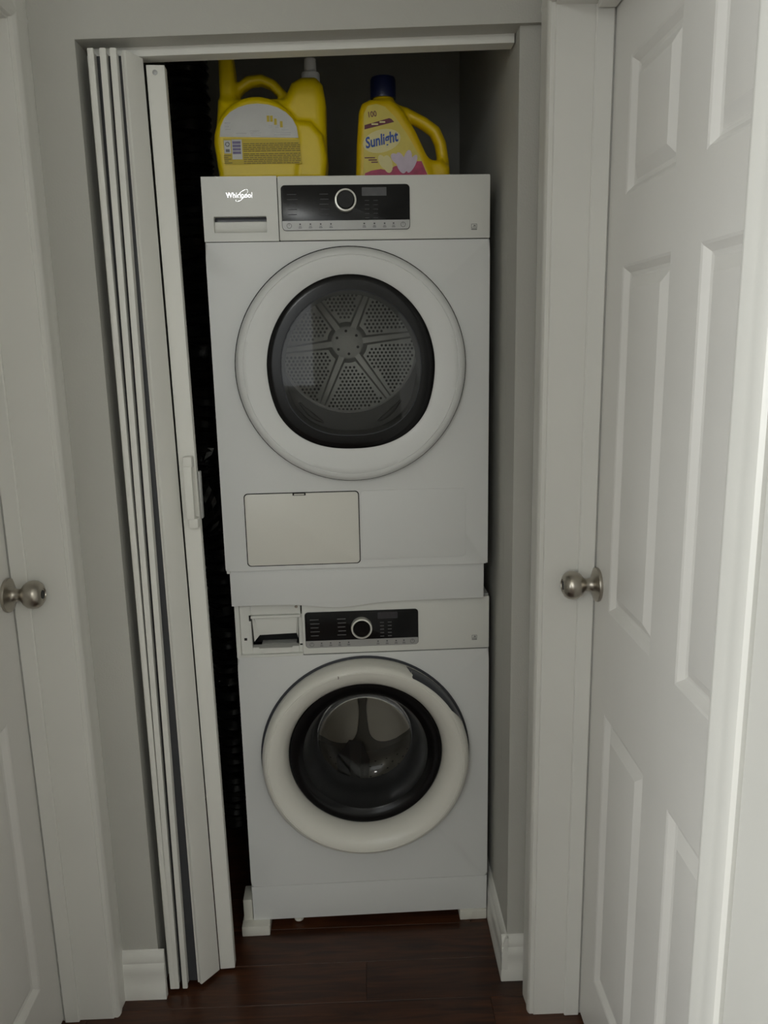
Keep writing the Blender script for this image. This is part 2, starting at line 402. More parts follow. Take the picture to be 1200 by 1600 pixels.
# door jambs, stops and casings
CP = [(0, 0), (0, 0.008), (0.004, 0.0112), (0.012, 0.0128), (0.026, 0.0105), (0.040, 0.0118), (0.054, 0.0125), (0.060, 0.0115), (0.064, 0.008), (0.064, 0)]
def door_trim(name, side, yfar, ynear, wall, xd, label):
    s = side                                     # +1: wall on the right (room towards -x)
    b = MB()
    xa, xb = sorted((wall-s*0.001, xd+s*0.04))
    b.box(xa, xb, yfar, yfar+0.018, 0, 2.022, 0.0015, 1); b.box(xa, xb, ynear-0.018, ynear, 0, 2.022, 0.0015, 1); b.box(xa, xb, ynear, yfar, 2.003, 2.022)
    sa, sb = sorted((xd-s*0.034, xd-s*0.002))
    b.box(sa, sb, yfar-0.006, yfar+0.001, 0, 2.003, 0.002, 1); b.box(sa, sb, ynear-0.001, ynear+0.011, 0, 2.003, 0.002, 1); b.box(sa, sb, ynear+0.011, yfar-0.011, 1.993, 2.004, 0.002, 1)
    jo = struct(b.build(name, 'trim', smooth=30), label, 'trim')
    far = [(wall-s*t, yfar+0.004+w) for w, t in CP]; near = [(wall-s*t, ynear-0.004-w) for w, t in CP]
    MB().prism(far, 0, 2.07, 'z').build('casing', 'trim', jo, 30)
    MB().prism(near, 0, 2.07, 'z').build('casing', 'trim', jo, 30)
    hd = [(wall-s*t, 2.008+w) for w, t in CP]
    MB().prism(hd, ynear-0.07, yfar+0.066, 'y').build('head_casing', 'trim', jo, 30)
    return jo
door_trim('trim_1', 1, -0.300, -1.048, WR, XDR, 'white jamb and casing framing the six panel door on the right')
door_trim('trim_2', -1, -0.264, -1.042, WL, XDL, 'white jamb and casing framing the door on the far left')

struct(MB().box(0.3365, WR+0.002, -2.25, -1.1225, 0, 2.07, 0.004).build('trim_3', 'trim', smooth=30), 'flat white trim board at the right edge beside the door casing', 'trim')
def six_panel_door(name, side, xd, yfar, ynear, label):
    s = side; T = 0.035
    e = empty(name, (xd, yfar, 0.0)); struct(e, label, 'door')
    w = yfar-ynear
    cols = [(0.088, 0.300), (0.402, 0.614)]; rows = [(0.166, 0.758), (0.960, 1.573), (1.684, 1.895)]
    c2 = [(0.088, 0.300), (w-0.13-0.212 if w < 0.9 else 0.4, w-0.13)]
    cols = [(0.088, 0.300), (0.402, 0.614)]
    # frame: stiles and rails in one slab with rectangular openings
    ys = [0.003, cols[0][0], cols[0][1], cols[1][0], cols[1][1], w-0.003]; zs = [0.012] + [v for r in rows for v in r] + [2.0]
    b = MB()
    for i in range(5):
        for j in range(7):
            if i in (1, 3) and j in (1, 3, 5): continue
            xa, xb = sorted((0, s*T)); b.box(xa, xb, -ys[i+1], -ys[i], zs[j], zs[j+1])
    bmesh.ops.remove_doubles(b.bm, verts=b.bm.verts[:], dist=1e-6)
    # drop internal duplicate faces
    seen = {}
    for f in b.bm.faces:
        k = tuple(sorted(v.index for v in f.verts)) if False else tuple(sorted((round(v.co.x, 5), round(v.co.y, 5), round(v.co.z, 5)) for v in f.verts)); seen.setdefault(k, []).append(f)
    dead = [f for v in seen.values() if len(v) > 1 for f in v]
    bmesh.ops.delete(b.bm, geom=dead, context='FACES')
    b.build('stiles_and_rails', 'door', e, 20)
    for c in cols:
        for r in rows:
            b = MB(); loops = []
            for ins, dep in ((0, 0), (0.004, 0.0015), (0.013, 0.0095), (0.018, 0.0110), (0.021, 0.0108), (0.040, 0.0012), (0.043, 0.0008)):
                loops.append([b.bm.verts.new((s*dep, yy, zz)) for yy, zz in ((-c[0]-ins, r[0]+ins), (-c[1]+ins, r[0]+ins), (-c[1]+ins, r[1]-ins), (-c[0]-ins, r[1]-ins))])
            for k in range(len(loops)-1):
                for i in range(4): b.bm.faces.new((loops[k][i], loops[k][(i+1) % 4], loops[k+1][(i+1) % 4], loops[k+1][i]))
            b.bm.faces.new(loops[-1])
            o = b.build('panel', 'door', e, 12)
    # knob
    zk, yk = 0.993, -0.021
    k = MB().lathe([(0.0005, 0.0), (0.0325, 0.0), (0.0335, 0.003), (0.0325, 0.006), (0.026, 0.0085), (0.016, 0.0115), (0.0125, 0.016), (0.0118, 0.024), (0.013, 0.028), (0.021, 0.034), (0.0262, 0.042), (0.0275, 0.050), (0.0262, 0.058), (0.022, 0.0645), (0.0150, 0.0685), (0.0125, 0.0690), (0.0118, 0.0675), (0.0005, 0.0675)], axis='x', n=40)
    for v in k.bm.verts: v.co.x *= -s; v.co.y += yk; v.co.z += zk
    ko = k.build('door_knob', 'nickel', e, 40)
    kh = MB().lathe([(0.0005, 0.0), (0.0085, 0.0), (0.0085, 0.0012), (0.0005, 0.0012)], axis='x', n=20)
    for v in kh.bm.verts: v.co.x = -s*(v.co.x+0.0670); v.co.y += yk; v.co.z += zk
    kh.build('knob_centre', 'rubber', ko, 40)
    return e
six_panel_door('door_1', 1, XDR, -0.3015, -1.046, 'white six panel door with a round nickel knob on the right')
six_panel_door('door_2', -1, XDL, -0.2655, -1.040, 'white door with a round nickel knob at the left edge')

# ------------------------------------------------------------------ folding door
fd = tag(empty('folding_door', (-0.42, -0.15, 0)), 'white accordion folding door folded up at the left of the closet opening', 'folding door')
FO = Vector((-0.42, -0.15, 0))
def slab(name, t0, t1, b0, b1, thk, ztop, zbot, m='pvc', parent=fd, bev=0.0):
    """vertical leaf: plan line t0-t1 at the top, b0-b1 at the bottom"""
    bm = bmesh.new(); vs = []
    for (p, q, z) in ((b0, b1, zbot), (t0, t1, ztop)):
        p = Vector((p[0], p[1])); q = Vector((q[0], q[1])); n = Vector((-(q-p).y, (q-p).x)).normalized()*thk/2
        for c in (p+n, q+n, q-n, p-n): vs.append(bm.verts.new((c.x-FO.x, c.y-FO.y, z)))
    for f in ((3, 2, 1, 0), (4, 5, 6, 7), (0, 1, 5, 4), (1, 2, 6, 5), (2, 3, 7, 6), (3, 0, 4, 7)): bm.faces.new([vs[i] for i in f])
    if bev: bmesh.ops.bevel(bm, geom=bm.edges[:], offset=bev, segments=2, profile=0.6, affect='EDGES')
    b = MB(); b.merge(bm); return b.build(name, m, parent, 40)
YFr, YRr = -0.190, -0.075
fx_t = [-0.4668, -0.4450, -0.4268]; fx_b = [-0.4680, -0.4585, -0.4395]
lead_t, lead_b = (-0.4110, -0.1865), (-0.4065, -0.1850)
rx_t = [-0.481, -0.456, -0.436, -0.418]; rx_b = [-0.482, -0.463, -0.449, -0.424]
for i in range(3):
    for k in (0, 1):
        off = -0.0016 if k == 0 else 0.0016
        slab('panel', (fx_t[i]+off, YFr), (rx_t[i+k]-off*0.6, YRr), (fx_b[i]+off, YFr), (rx_b[i+k]-off*0.6, YRr), 0.0026, 1.974, 0.010, bev=0.001)
    slab('hinge', (fx_t[i]-0.0001, YFr-0.008), (fx_t[i], YFr+0.001), (fx_b[i]-0.0001, YFr-0.006), (fx_b[i], YFr+0.001), 0.0122 if i else 0.0118, 1.979, 0.008, bev=0.0028)
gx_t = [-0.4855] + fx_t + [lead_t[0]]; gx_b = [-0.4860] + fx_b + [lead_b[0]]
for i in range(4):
    slab('gap_shade', (gx_t[i]+0.003, -0.1745 if i else -0.150), (gx_t[i+1]-0.003, -0.1745), (gx_b[i]+0.003, -0.1745 if i else -0.150), (gx_b[i+1]-0.003, -0.1745), 0.0016, 1.972, 0.012, m='gapshade')  # added dark strips, paint the shade into the gaps between folds
slab('panel', (rx_t[3], YRr), (lead_t[0]-0.004, -0.180), (rx_b[3], YRr), (lead_b[0]-0.004, -0.180), 0.0055, 1.976, 0.010, bev=0.001)
slab('panel', lead_t, (-0.3905, -0.142), lead_b, (-0.3715, -0.142), 0.008, 1.978, 0.010, bev=0.002)
post = slab('lead_post', (-0.3845, -0.128), (-0.3505, -0.126), (-0.3690, -0.128), (-0.3345, -0.126), 0.026, 1.968, 0.008, bev=0.002)
slab('wall_post', (-0.4915, -0.115), (-0.4855, -0.115), (-0.4915, -0.115), (-0.4855, -0.115), 0.05, 1.985, 0.0, bev=0.002)
MB().box(-0.3645-FO.x, -0.3475-FO.x, -0.166-FO.y, -0.1555-FO.y, 1.106, 1.216, 0.003).box(-0.366-FO.x, -0.346-FO.x, -0.162-FO.y, -0.138-FO.y, 1.212, 1.236, 0.005).box(-0.362-FO.x, -0.342-FO.x, -0.162-FO.y, -0.138-FO.y, 1.086, 1.108, 0.005).build('handle', 'pvc', fd, 40)
MB().box(-0.3440-FO.x, -0.3385-FO.x, -0.128-FO.y, -0.112-FO.y, 1.10, 1.20, 0.002).build('latch', 'silver', fd, 40)
MB().lathe([(0.0005, 0), (0.005, 0), (0.0045, -0.0015), (0.0005, -0.002)], c=(-0.368-FO.x, -0.1395-FO.y, 1.955), axis='y', n=16).build('screw_cap', 'silver', fd, 40)
# track under the header (slopes with it)
tb = MB()
def track_z(x): return 1.9915+(x+0.492)*0.0238
x0, x1 = -0.480, 0.302
vs = []
for x in (x0, x1):
    z = track_z(x)
    vs += [(x-FO.x, -0.152-FO.y, z-0.0155), (x-FO.x, -0.152-FO.y, z+0.0005), (x-FO.x, -0.118-FO.y, z+0.0005), (x-FO.x, -0.118-FO.y, z-0.0155)]
tb.add(vs, [(0, 1, 5, 4), (1, 2, 6, 5), (2, 3, 7, 6), (3, 0, 4, 7), (0, 3, 2, 1), (4, 5, 6, 7)])
tb.build('track', 'pvc', fd)

# ------------------------------------------------------------------ appliances
def panel_print(parent, bars, m, y, name):
    b = MB()
    for (x, z, w, h) in bars: b.box(x-w/2, x+w/2, y-0.0003, y, z-h/2, z+h/2)
    o = b.build(name, m, parent, None); o['kind'] = 'stuff'; return o
def ring_print(b, x, z, r, t, y, n=20, a0=0, a1=360):
    for k in range(n):
        u = math.radians(a0+(a1-a0)*k/n); v = math.radians(a0+(a1-a0)*(k+1)/n)
        P = [(x+R*math.cos(a), y, z+R*math.sin(a)) for R, a in ((r, u), (r, v), (r-t, v), (r-t, u))]
        b.add(P, [(0, 1, 2, 3)])
def console(parent, x0, x1, z0, z1, zs, kx, kz, kr, disp, yf, washer):
    pn = MB().prism(rrect(x0, x1, z0, z1, 0.008), yf-0.003, yf, 'y', 0.0008).build('control_panel', 'black', parent, 30)
    # silver button strip
    pts = [p for p in rrect(x0+0.0008, x1-0.0008, z0+0.0008, z1, 0.0075) if p[1] <= zs] + []
    lo = [p for p in rrect(x0+0.0008, x1-0.0008, z0+0.0008, z1, 0.0075)[14:]]
    pts = [(x1-0.0008, zs), (x0+0.0008, zs)] + lo
    MB().prism(pts, yf-0.0036, yf-0.0028, 'y').build('button_strip', 'silver', pn, 30)
    MB().box(disp[0], disp[1], yf-0.0034, yf-0.003, disp[2], disp[3]).build('display', 'display', pn, None)
    kb = MB().lathe([(0.0005, -0.021), (kr*0.72, -0.021), (kr*0.76, -0.020), (kr*0.79, -0.017), (kr*0.80, -0.003)], c=(kx, yf, kz), axis='y', n=48).build('knob', 'black', pn, 40)
    MB().lathe([(kr*0.80, -0.0165), (kr*0.84, -0.0185), (kr*0.97, -0.0180), (kr, -0.0150), (kr, -0.003)], c=(kx, yf, kz), axis='y', n=48).build('knob_ring', 'ring', kb, 40)
    y = yf-0.0032; bars = []
    dz = (z1-zs)
    cols = [(x0+0.022, 0.022), (kx-kr-0.022, 0.022)]
    for ci, (cx, w) in enumerate(cols):
        for r in range(5):
            bars.append((cx+(r % 2)*0.001, z1-dz*(0.26+0.14*r), w*(0.75+0.25*random.random()), 0.0013))
    for cx in ((disp[0]+0.010, disp[0]+0.028)):
        for r in range(5): bars.append((cx, disp[2]-0.009-0.0085*r, 0.009, 0.0012))
    panel_print(pn, bars, 'printhi' if washer else 'printlo', y, 'printed_text')
    y = yf-0.0040; bars = []; b = MB(); zc = (z0+zs)/2
    n = 10; sw = (x1-x0)
    for fx in (0.14, 0.22, 0.30, 0.38, 0.64, 0.72, 0.80, 0.87):
        xx = x0+sw*fx
        b.box(xx-0.0035, xx+0.0035, y-0.0002, y, zc-0.0048, zc-0.0036); b.box(xx-0.0028, xx+0.0028, y-0.0002, y, zc-0.0020, zc-0.0010)
        b.box(xx-0.0016, xx+0.0016, y-0.0002, y, zc+0.0012, zc+0.0042)
    for fx in (0.055, 0.945):
        ring_print(b, x0+sw*fx, zc, 0.0052, 0.0009, y)
        b.box(x0+sw*fx-0.0004, x0+sw*fx+0.0004, y-0.0002, y, zc, zc+0.0045)
    b.build('button_icons', 'print', pn, None, recalc=False)['kind'] = 'stuff'
    return pn
def e_mark(parent, x, z, yf):
    b = MB(); y = yf-0.0002
    for (a, c, d, e) in ((-0.006, 0.006, 0.0045, 0.0052), (-0.006, 0.006, -0.0035, -0.0025), (-0.006, 0.006, -0.0065, -0.0050), (-0.006, -0.0053, -0.0035, 0.0052), (0.0053, 0.006, -0.0035, 0.0052), (-0.003, 0.004, -0.0005, 0.0004), (-0.001, 0.003, 0.0012, 0.0028)):
        b.box(x+a, x+c, y-0.0002, y, z+d, z+e)
    o = b.build('efficiency_mark', 'print', parent, None); o['kind'] = 'stuff'; return o
AY = 0.021058
HW = 0.298

# ---- washer
ws = tag(empty('washing_machine', (-0.0084, 0.0, 0.0), AY), 'white front loading washing machine standing under the dryer', 'washing machine')
Zb, Zt = 0.0274, 0.8685
DC = (-0.002, 0.478)
b = MB()       # cabinet shell behind the front
b.box(-HW, -HW+0.012, 0.016, 0.60, Zb, Zt); b.box(HW-0.012, HW, 0.016, 0.60, Zb, Zt); b.box(-HW+0.012, HW-0.012, 0.016, 0.60, Zt-0.012, Zt); b.box(-HW+0.012, HW-0.012, 0.588, 0.60, Zb, Zt-0.012); b.box(-HW+0.012, HW-0.012, 0.016, 0.588, Zb, Zb+0.012)
b.build('cabinet', 'enamel', ws, 30)
b = MB(); plate_with_hole(b, -HW, HW, 0.1250, 0.7372, DC[0], DC[1], 0.212, 0.0, 0.018)
es = [e for e in b.bm.edges if all(abs(abs(v.co.x)-HW) < 1e-6 and abs(v.co.y) < 1e-6 for v in e.verts)]
bmesh.ops.bevel(b.bm, geom=es, offset=0.007, segments=3, profile=0.5, affect='EDGES')
b.build('front_panel', 'enamel', ws, 30)
MB().prism([(-HW, 0.1235), (-HW+0.001, Zb), (HW-0.001, Zb), (HW, 0.1235)], 0.001, 0.02, 'y', 0.002).build('kick_plate', 'enamel', ws, 30)
for q in (0.12, 0.734): MB().box(-HW+0.003, HW-0.003, 0.004, 0.016, q, q+0.008).build('panel_joint', 'gap', ws, None)
# fascia to the right of the drawer bay
MB().box(-0.1425, HW, -0.001, 0.018, 0.7392, Zt-0.001, 0.003).build('fascia', 'plastic', ws, 30)
console(ws, -0.136, 0.1295, 0.756, 0.8435, 0.7735, -0.004, 0.8040, 0.0248, (0.034, 0.081, 0.8225, 0.8385), -0.001, True)
e_mark(ws, 0.263, 0.767, -0.001)
# open drawer bay (drawer front missing)
bay = MB()
def bx(x0, x1, z0, z1, y0, y1, bev=0.001): bay.box(x0, x1, y0, y1, z0, z1, bev, 1)
bx(-HW, -0.288, 0.739, Zt-0.001, 0.000, 0.03)            # left upright
bx(-0.288, -0.262, 0.739, Zt-0.001, 0.010, 0.03)         # recessed left field
bx(-0.262, -0.146, 0.837, Zt-0.001, 0.010, 0.03)         # recessed top field
bx(-0.152, -0.1425, 0.739, 0.837, 0.010, 0.03)           # right field
bx(-0.262, -0.152, 0.739, 0.757, 0.010, 0.03)            # sill
bx(-HW, -0.1425, 0.7365, 0.7425, -0.001, 0.012)          # bottom lip
bayo = bay.build('drawer_bay', 'plastic', ws, 30)
MB().box(-0.27, -0.144, 0.075, 0.085, 0.745, 0.85).build('bay_back', 'matteblack', bayo, None)
t = MB().prism([(-0.256, 0.831), (-0.153, 0.8335), (-0.158, 0.788), (-0.243, 0.786)], 0.014, 0.018, 'y', 0.0008)
t.box(-0.262, -0.146, 0.004, 0.022, 0.830, 0.8365, 0.001, 1)
t.add([(-0.256, 0.012, 0.831), (-0.243, 0.016, 0.787), (-0.256, 0.004, 0.774), (-0.259, 0.006, 0.831)], [(0, 1, 2, 3)])
t.add([(-0.153, 0.012, 0.833), (-0.158, 0.016, 0.789), (-0.153, 0.004, 0.780), (-0.1515, 0.006, 0.833)], [(3, 2, 1, 0)])
t.build('detergent_flap', 'plastic', bayo, 30, recalc=False)
MB().prism([(-0.240, 0.7435), (-0.175, 0.7435), (-0.168, 0.757), (-0.246, 0.757)], 0.003, 0.012, 'y', 0.001).build('tray_lip', 'plastic', bayo, 30)
MB().box(-0.244, -0.160, 0.045, 0.072, 0.745, 0.752, 0.002).build('detergent_tray', 'plastic', bayo, 30)
for q in ((-0.280, -0.2735, 0.0092, 0.012, 0.7755, 0.7815), (-0.150, -0.1438, 0.0092, 0.012, 0.7595, 0.7630), (-0.2665, -0.262, 0.0090, 0.012, 0.823, 0.837)): MB().box(*q).build('slot', 'gap', bayo, None)
MB().lathe([(0.0005, -0.0015), (0.0030, -0.0015), (0.0036, 0.0)], c=(-0.1555, 0.0098, 0.8545), axis='y', n=16).build('screw', 'nickel', bayo, 40)
# door
wd = MB().ring([lambda a, r=r, y=y: (r, y) for r, y in ((0.244, 0.010), (0.2465, 0.0), (0.2475, -0.012), (0.2475, -0.032), (0.2455, -0.043), (0.2395, -0.0505), (0.2335, -0.0530), (0.2325, -0.0522), (0.2310, -0.0532), (0.222, -0.0520), (0.211, -0.0465), (0.200, -0.0375), (0.192, -0.0250), (0.1870, -0.0080), (0.1860, 0.020))], DC, 128).build('door', 'ivory', ws, 40)
MB().ring([lambda a: (0.253, -0.0010), lambda a: (0.253, -0.0022), lambda a: (0.244, -0.0024)], DC, 96).build('door_seal', 'darkgrey', ws, 40)
# dark grip recess along the upper right of the rim
g = MB(); N = 26
prof = [(0.2476, -0.0100), (0.2484, -0.0300), (0.2465, -0.0435), (0.2405, -0.0508)]
rows = []
for i in range(N+1):
    a = math.radians(66 - 52*i/N); k = min(1, i/2.0, (N-i)/9.0); rr = []
    for j, (r, yy) in enumerate(prof):
        q = j/(len(prof)-1)*k; j0 = min(int(q*3), 2); fr_ = q*3-j0
        r_ = prof[j0][0]*(1-fr_)+prof[j0+1][0]*fr_; y_ = prof[j0][1]*(1-fr_)+prof[j0+1][1]*fr_
        rr.append(g.bm.verts.new((DC[0]+r_*math.cos(a), y_-0.0006, DC[1]+r_*math.sin(a))))
    rows.append(rr)
for i in range(N):
    for j in range(len(prof)-1):
        try: g.bm.faces.new((rows[i][j], rows[i+1][j], rows[i+1][j+1], rows[i][j+1]))
        except ValueError: pass
g.build('door_grip', 'darkgrey', wd, 40)
RP = lambda pts: [lambda a, r=r, y=y: (r, y) for r, y in pts]
MB().ring(RP(((0.1862, -0.0010), (0.1830, -0.0050), (0.1740, -0.0055), (0.1620, -0.0015), (0.1520, 0.0045))), DC, 96).build('door_bezel', 'black', wd, 40)
MB().ring(RP(((0.1520, 0.0045), (0.1450, 0.018), (0.1350, 0.055), (0.1270, 0.080), (0.1200, 0.090))), DC, 96).build('door_cone', 'cone', wd, 60)
MB().ring(RP(((0.1210, 0.0895), (0.113, 0.098), (0.085, 0.106), (0.04, 0.110), (0.0005, 0.111))), DC, 96).build('door_glass', 'wglass', wd, 60)
MB().ring(RP(((0.2115, 0.004), (0.195, 0.030), (0.180, 0.050), (0.163, 0.075), (0.150, 0.090), (0.152, 0.110))), DC, 96).build('door_gasket', 'rubber', ws, 50)
# drum
dr = MB().ring([lambda a: (0.150, 0.112), lambda a: (0.232, 0.118), lambda a: (0.238, 0.130), lambda a: (0.238, 0.40), lambda a: (0.225, 0.42), lambda a: (0.0005, 0.425)], DC, 96).build('drum', 'steel', ws, 40)
for ac, rr_ in ((230, 1.08), (310, 1.08), (90, 1.0)):
    pts = []
    for k in range(40):
        t_ = 2*PI*k/40; u = math.cos(t_); v = math.sin(t_)
        r_ = 0.115+0.075*np.sign(u)*abs(u)**0.6; half = 34*abs(v)**0.6*np.sign(v)
        a = math.radians(ac+half); pts.append((DC[0]+r_*rr_*math.cos(a), DC[1]+r_*rr_*math.sin(a)))
    MB().prism(pts, 0.404, 0.423, 'y', 0.006).build('drum_lobe', 'lobe', dr, 40)
for ac in (262, 22, 142):
    a = math.radians(ac); l = MB(); c_, s_ = math.cos(a), math.sin(a); V = []
    for yy, w0, h0 in ((0.13, 0.030, 0.030), (0.39, 0.052, 0.062)):
        for (w, h_) in ((-w0, 0.0), (-w0*0.35, h0), (w0*0.35, h0), (w0, 0.0)):
            r_ = 0.236-h_; V.append((DC[0]+r_*c_-w*s_, yy, DC[1]+r_*s_+w*c_))
    l.add(V, [(0, 1, 5, 4), (1, 2, 6, 5), (2, 3, 7, 6), (3, 2, 1, 0), (4, 5, 6, 7)])
    l.build('drum_paddle', 'rubber', dr, 30)
b = MB()
for k in range(44):
    for q in range(9):
        a = 2*PI*(k+0.5*(q % 2))/44; yy = 0.16+0.027*q; r_ = 0.2372
        P = []
        for m_ in range(6):
            t_ = 2*PI*m_/6; da = 0.0032*math.cos(t_)/r_; P.append((DC[0]+r_*math.cos(a+da), yy+0.0032*math.sin(t_), DC[1]+r_*math.sin(a+da)))
        b.add(P, [tuple(range(6))])
o = b.build('drum_perforations', 'hole', dr, None, recalc=False); o['kind'] = 'stuff'
MB().tube([(DC[0]-0.060, -0.0536, DC[1]+0.2190), (DC[0]-0.0590, -0.0538, DC[1]+0.2225), (DC[0]-0.0600, -0.0536, DC[1]+0.2255)], 0.0007, 6).build('scratch', 'gap', wd, None)
# feet
MB().box(-0.325, -0.255, -0.022, 0.06, 0.0, Zb, 0.003).box(-0.322, -HW-0.001, 0.004, 0.06, Zb-0.004, 0.085, 0.003).build('corner_foot', 'foam', ws, 30)
MB().box(0.228, 0.297, -0.004, 0.07, 0.0, Zb, 0.003).build('corner_foot', 'foam', ws, 30)
MB().box(-0.325, -0.255, 0.52, 0.60, 0.0, Zb, 0.003).build('corner_foot', 'foam', ws, 30)
MB().box(0.228, 0.297, 0.52, 0.60, 0.0, Zb, 0.003).build('corner_foot', 'foam', ws, 30)
MB().lathe([(0.012, 0.004), (0.012, 0.012), (0.007, 0.014), (0.007, Zb)], c=(-0.185, 0.03, 0), axis='z', n=16, cap0=True).build('drain_foot', 'foam', ws, 40)

# ---- dryer
dy = tag(empty('tumble_dryer', (-0.0174, -0.0261, 0.8685), AY), 'white tumble dryer with round door stacked on the washing machine', 'dryer')
Z0, Z1 = 0.0865, 0.9240
DD = (-0.002, 0.5365)
b = MB()
b.box(-HW, -HW+0.012, 0.016, 0.62, Z0, Z1-0.004, 0.0015, 1); b.box(HW-0.012, HW, 0.016, 0.62, Z0, Z1-0.004, 0.0015, 1); b.box(-HW, HW, 0.010, 0.62, Z1-0.014, Z1, 0.003); b.box(-HW+0.012, HW-0.012, 0.608, 0.62, Z0, Z1-0.014); b.box(-HW+0.012, HW-0.012, 0.016, 0.608, Z0, Z0+0.012)
b.build('cabinet', 'enamel', dy, 30)
b = MB(); plate_with_hole(b, -HW, HW, Z0, 0.7955, DD[0], DD[1], 0.205, 0.0, 0.018)
es = [e for e in b.bm.edges if all(abs(abs(v.co.x)-HW) < 1e-6 and abs(v.co.y) < 1e-6 for v in e.verts)]
bmesh.ops.bevel(b.bm, geom=es, offset=0.006, segments=3, profile=0.5, affect='EDGES')
b.build('front_panel', 'enamel', dy, 30)
MB().box(-0.1432, HW, -0.001, 0.018, 0.7970, Z1, 0.0035).build('fascia', 'plastic', dy, 30)
for q in ((-HW+0.004, HW-0.004, 0.003, 0.016, 0.793, 0.80), (-0.147, -0.141, 0.003, 0.016, 0.80, Z1-0.003)): MB().box(*q).build('panel_joint', 'gap', dy, None)
# water drawer with a scooped handle
drw = MB(); hx0, hx1, hz0, hz1 = -0.2770, -0.1680, 0.8140, 0.8465
plate_with_hole(drw, -HW, -0.1444, 0.7970, Z1, (hx0+hx1)/2, (hz0+hz1)/2, lambda a: min((hx1-hx0)/2/max(abs(math.cos(a)), 1e-6), (hz1-hz0)/2/max(abs(math.sin(a)), 1e-6)), -0.001, 0.016, 64)
drw_o = drw.build('water_drawer', 'plastic', dy, 30)
MB().box(hx0-0.002, hx1+0.002, 0.022, 0.024, hz0-0.004, hz1+0.004).build('handle_back', 'darkgrey', drw_o, None)
b = MB(); N = 10
sec = [(0.0005, hz0+0.0005), (0.006, hz0+0.001), (0.0105, hz0+0.004), (0.012, hz0+0.010), (0.012, hz1-0.0095), (0.014, hz1-0.0085), (0.022, hz1-0.0085), (0.022, hz0-0.003), (0.0005, hz0-0.003)]
b.prism(sec, hx0-0.001, hx1+0.001, 'x').build('handle_scoop', 'plastic', drw_o, 50)
console(dy, -0.1365, 0.1290, 0.8165, 0.9055, 0.8355, -0.004, 0.8735, 0.0225, (0.030, 0.081, 0.8830, 0.8995), -0.001, False)
e_mark(dy, 0.264, 0.8205, -0.001)
lg = text('brand_lettering', 'Whirlpool', 0.0150, 'chrome', dy, (-0.2215, -0.0016, 0.8870), tilt=0.0, extrude=0.0006, sx=0.86)
b = MB()
for k in range(44):
    if 12 < k < 19: continue
    u, v = 2*PI*k/44, 2*PI*(k+1)/44; P = []
    for R_, a in ((1.0, u), (1.0, v), (0.9, v), (0.9, u)):
        ex, ez = 0.0165*math.cos(a)*(1 if R_ == 1 else 0.975), 0.0060*math.sin(a)*(1 if R_ == 1 else 0.88)
        c_, s_ = math.cos(0.72), math.sin(0.72); P.append((-0.2165+ex*c_-ez*s_, -0.0020, 0.8870+ex*s_+ez*c_))
    b.add(P, [(0, 1, 2, 3)])
b.build('brand_swirl', 'chrome', lg, None, recalc=False)
# door
def gsh(a, k=1.0):
    c_, s_ = math.cos(a), math.sin(a); n = 2.0 if s_ >= 0 else 2.0+0.36*min(1, -s_*2.0); A, B = 0.1785, (0.1900 if s_ >= 0 else 0.1740)
    return k/((abs(c_)/A)**n+(abs(s_)/B)**n)**(1/n)
GC = DD
def lr(a, t, y): g0 = gsh(a, 1.0); return (g0+(0.2445-g0)*t, y)
dd = MB().ring([lambda a: (0.2425, 0.006), lambda a: (0.2450, -0.006), lambda a: (0.2450, -0.020), lambda a: (0.2420, -0.029), lambda a: (0.2360, -0.0340), lambda a: (0.2295, -0.0350), lambda a: (0.2285, -0.0340), lambda a: (0.2270, -0.0352), lambda a: lr(a, 0.60, -0.0350), lambda a: lr(a, 0.42, -0.0340), lambda a: lr(a, 0.22, -0.0325), lambda a: lr(a, 0.08, -0.0310), lambda a: lr(a, 0.0, -0.0290), lambda a: lr(a, 0.0, -0.010)], DD, 128).build('door', 'enamel', dy, 40)
MB().ring([lambda a: (0.2490, -0.0006), lambda a: (0.2490, -0.0016), lambda a: (0.241, -0.0018)], DD, 96).build('door_seal', 'gap', dy, 40)
MB().ring([lambda a: (gsh(a, 1.0)-0.0002, -0.0290), lambda a: (gsh(a, 0.985), -0.0310), lambda a: (gsh(a, 0.93), -0.0320), lambda a: (gsh(a, 0.86), -0.0325), lambda a: (gsh(a, 0.835), -0.0325), lambda a: (gsh(a, 0.828), -0.020), lambda a: (gsh(a, 0.80), 0.02)], DD, 128).build('door_bezel', 'black', dd, 40)
MB().ring([lambda a: (gsh(a, 0.838), -0.0345), lambda a: (gsh(a, 0.834), -0.0352), lambda a: (gsh(a, 0.826), -0.0345)], DD, 128).build('bezel_line', 'darkgrey', dd, 40)
MB().ring([lambda a: (gsh(a, 0.832), -0.0338), lambda a: (gsh(a, 0.6), -0.0345), lambda a: (gsh(a, 0.3), -0.0350), lambda a: (gsh(a, 0.003), -0.0350)], DD, 128).build('door_glass', 'dglass', dd, 60)
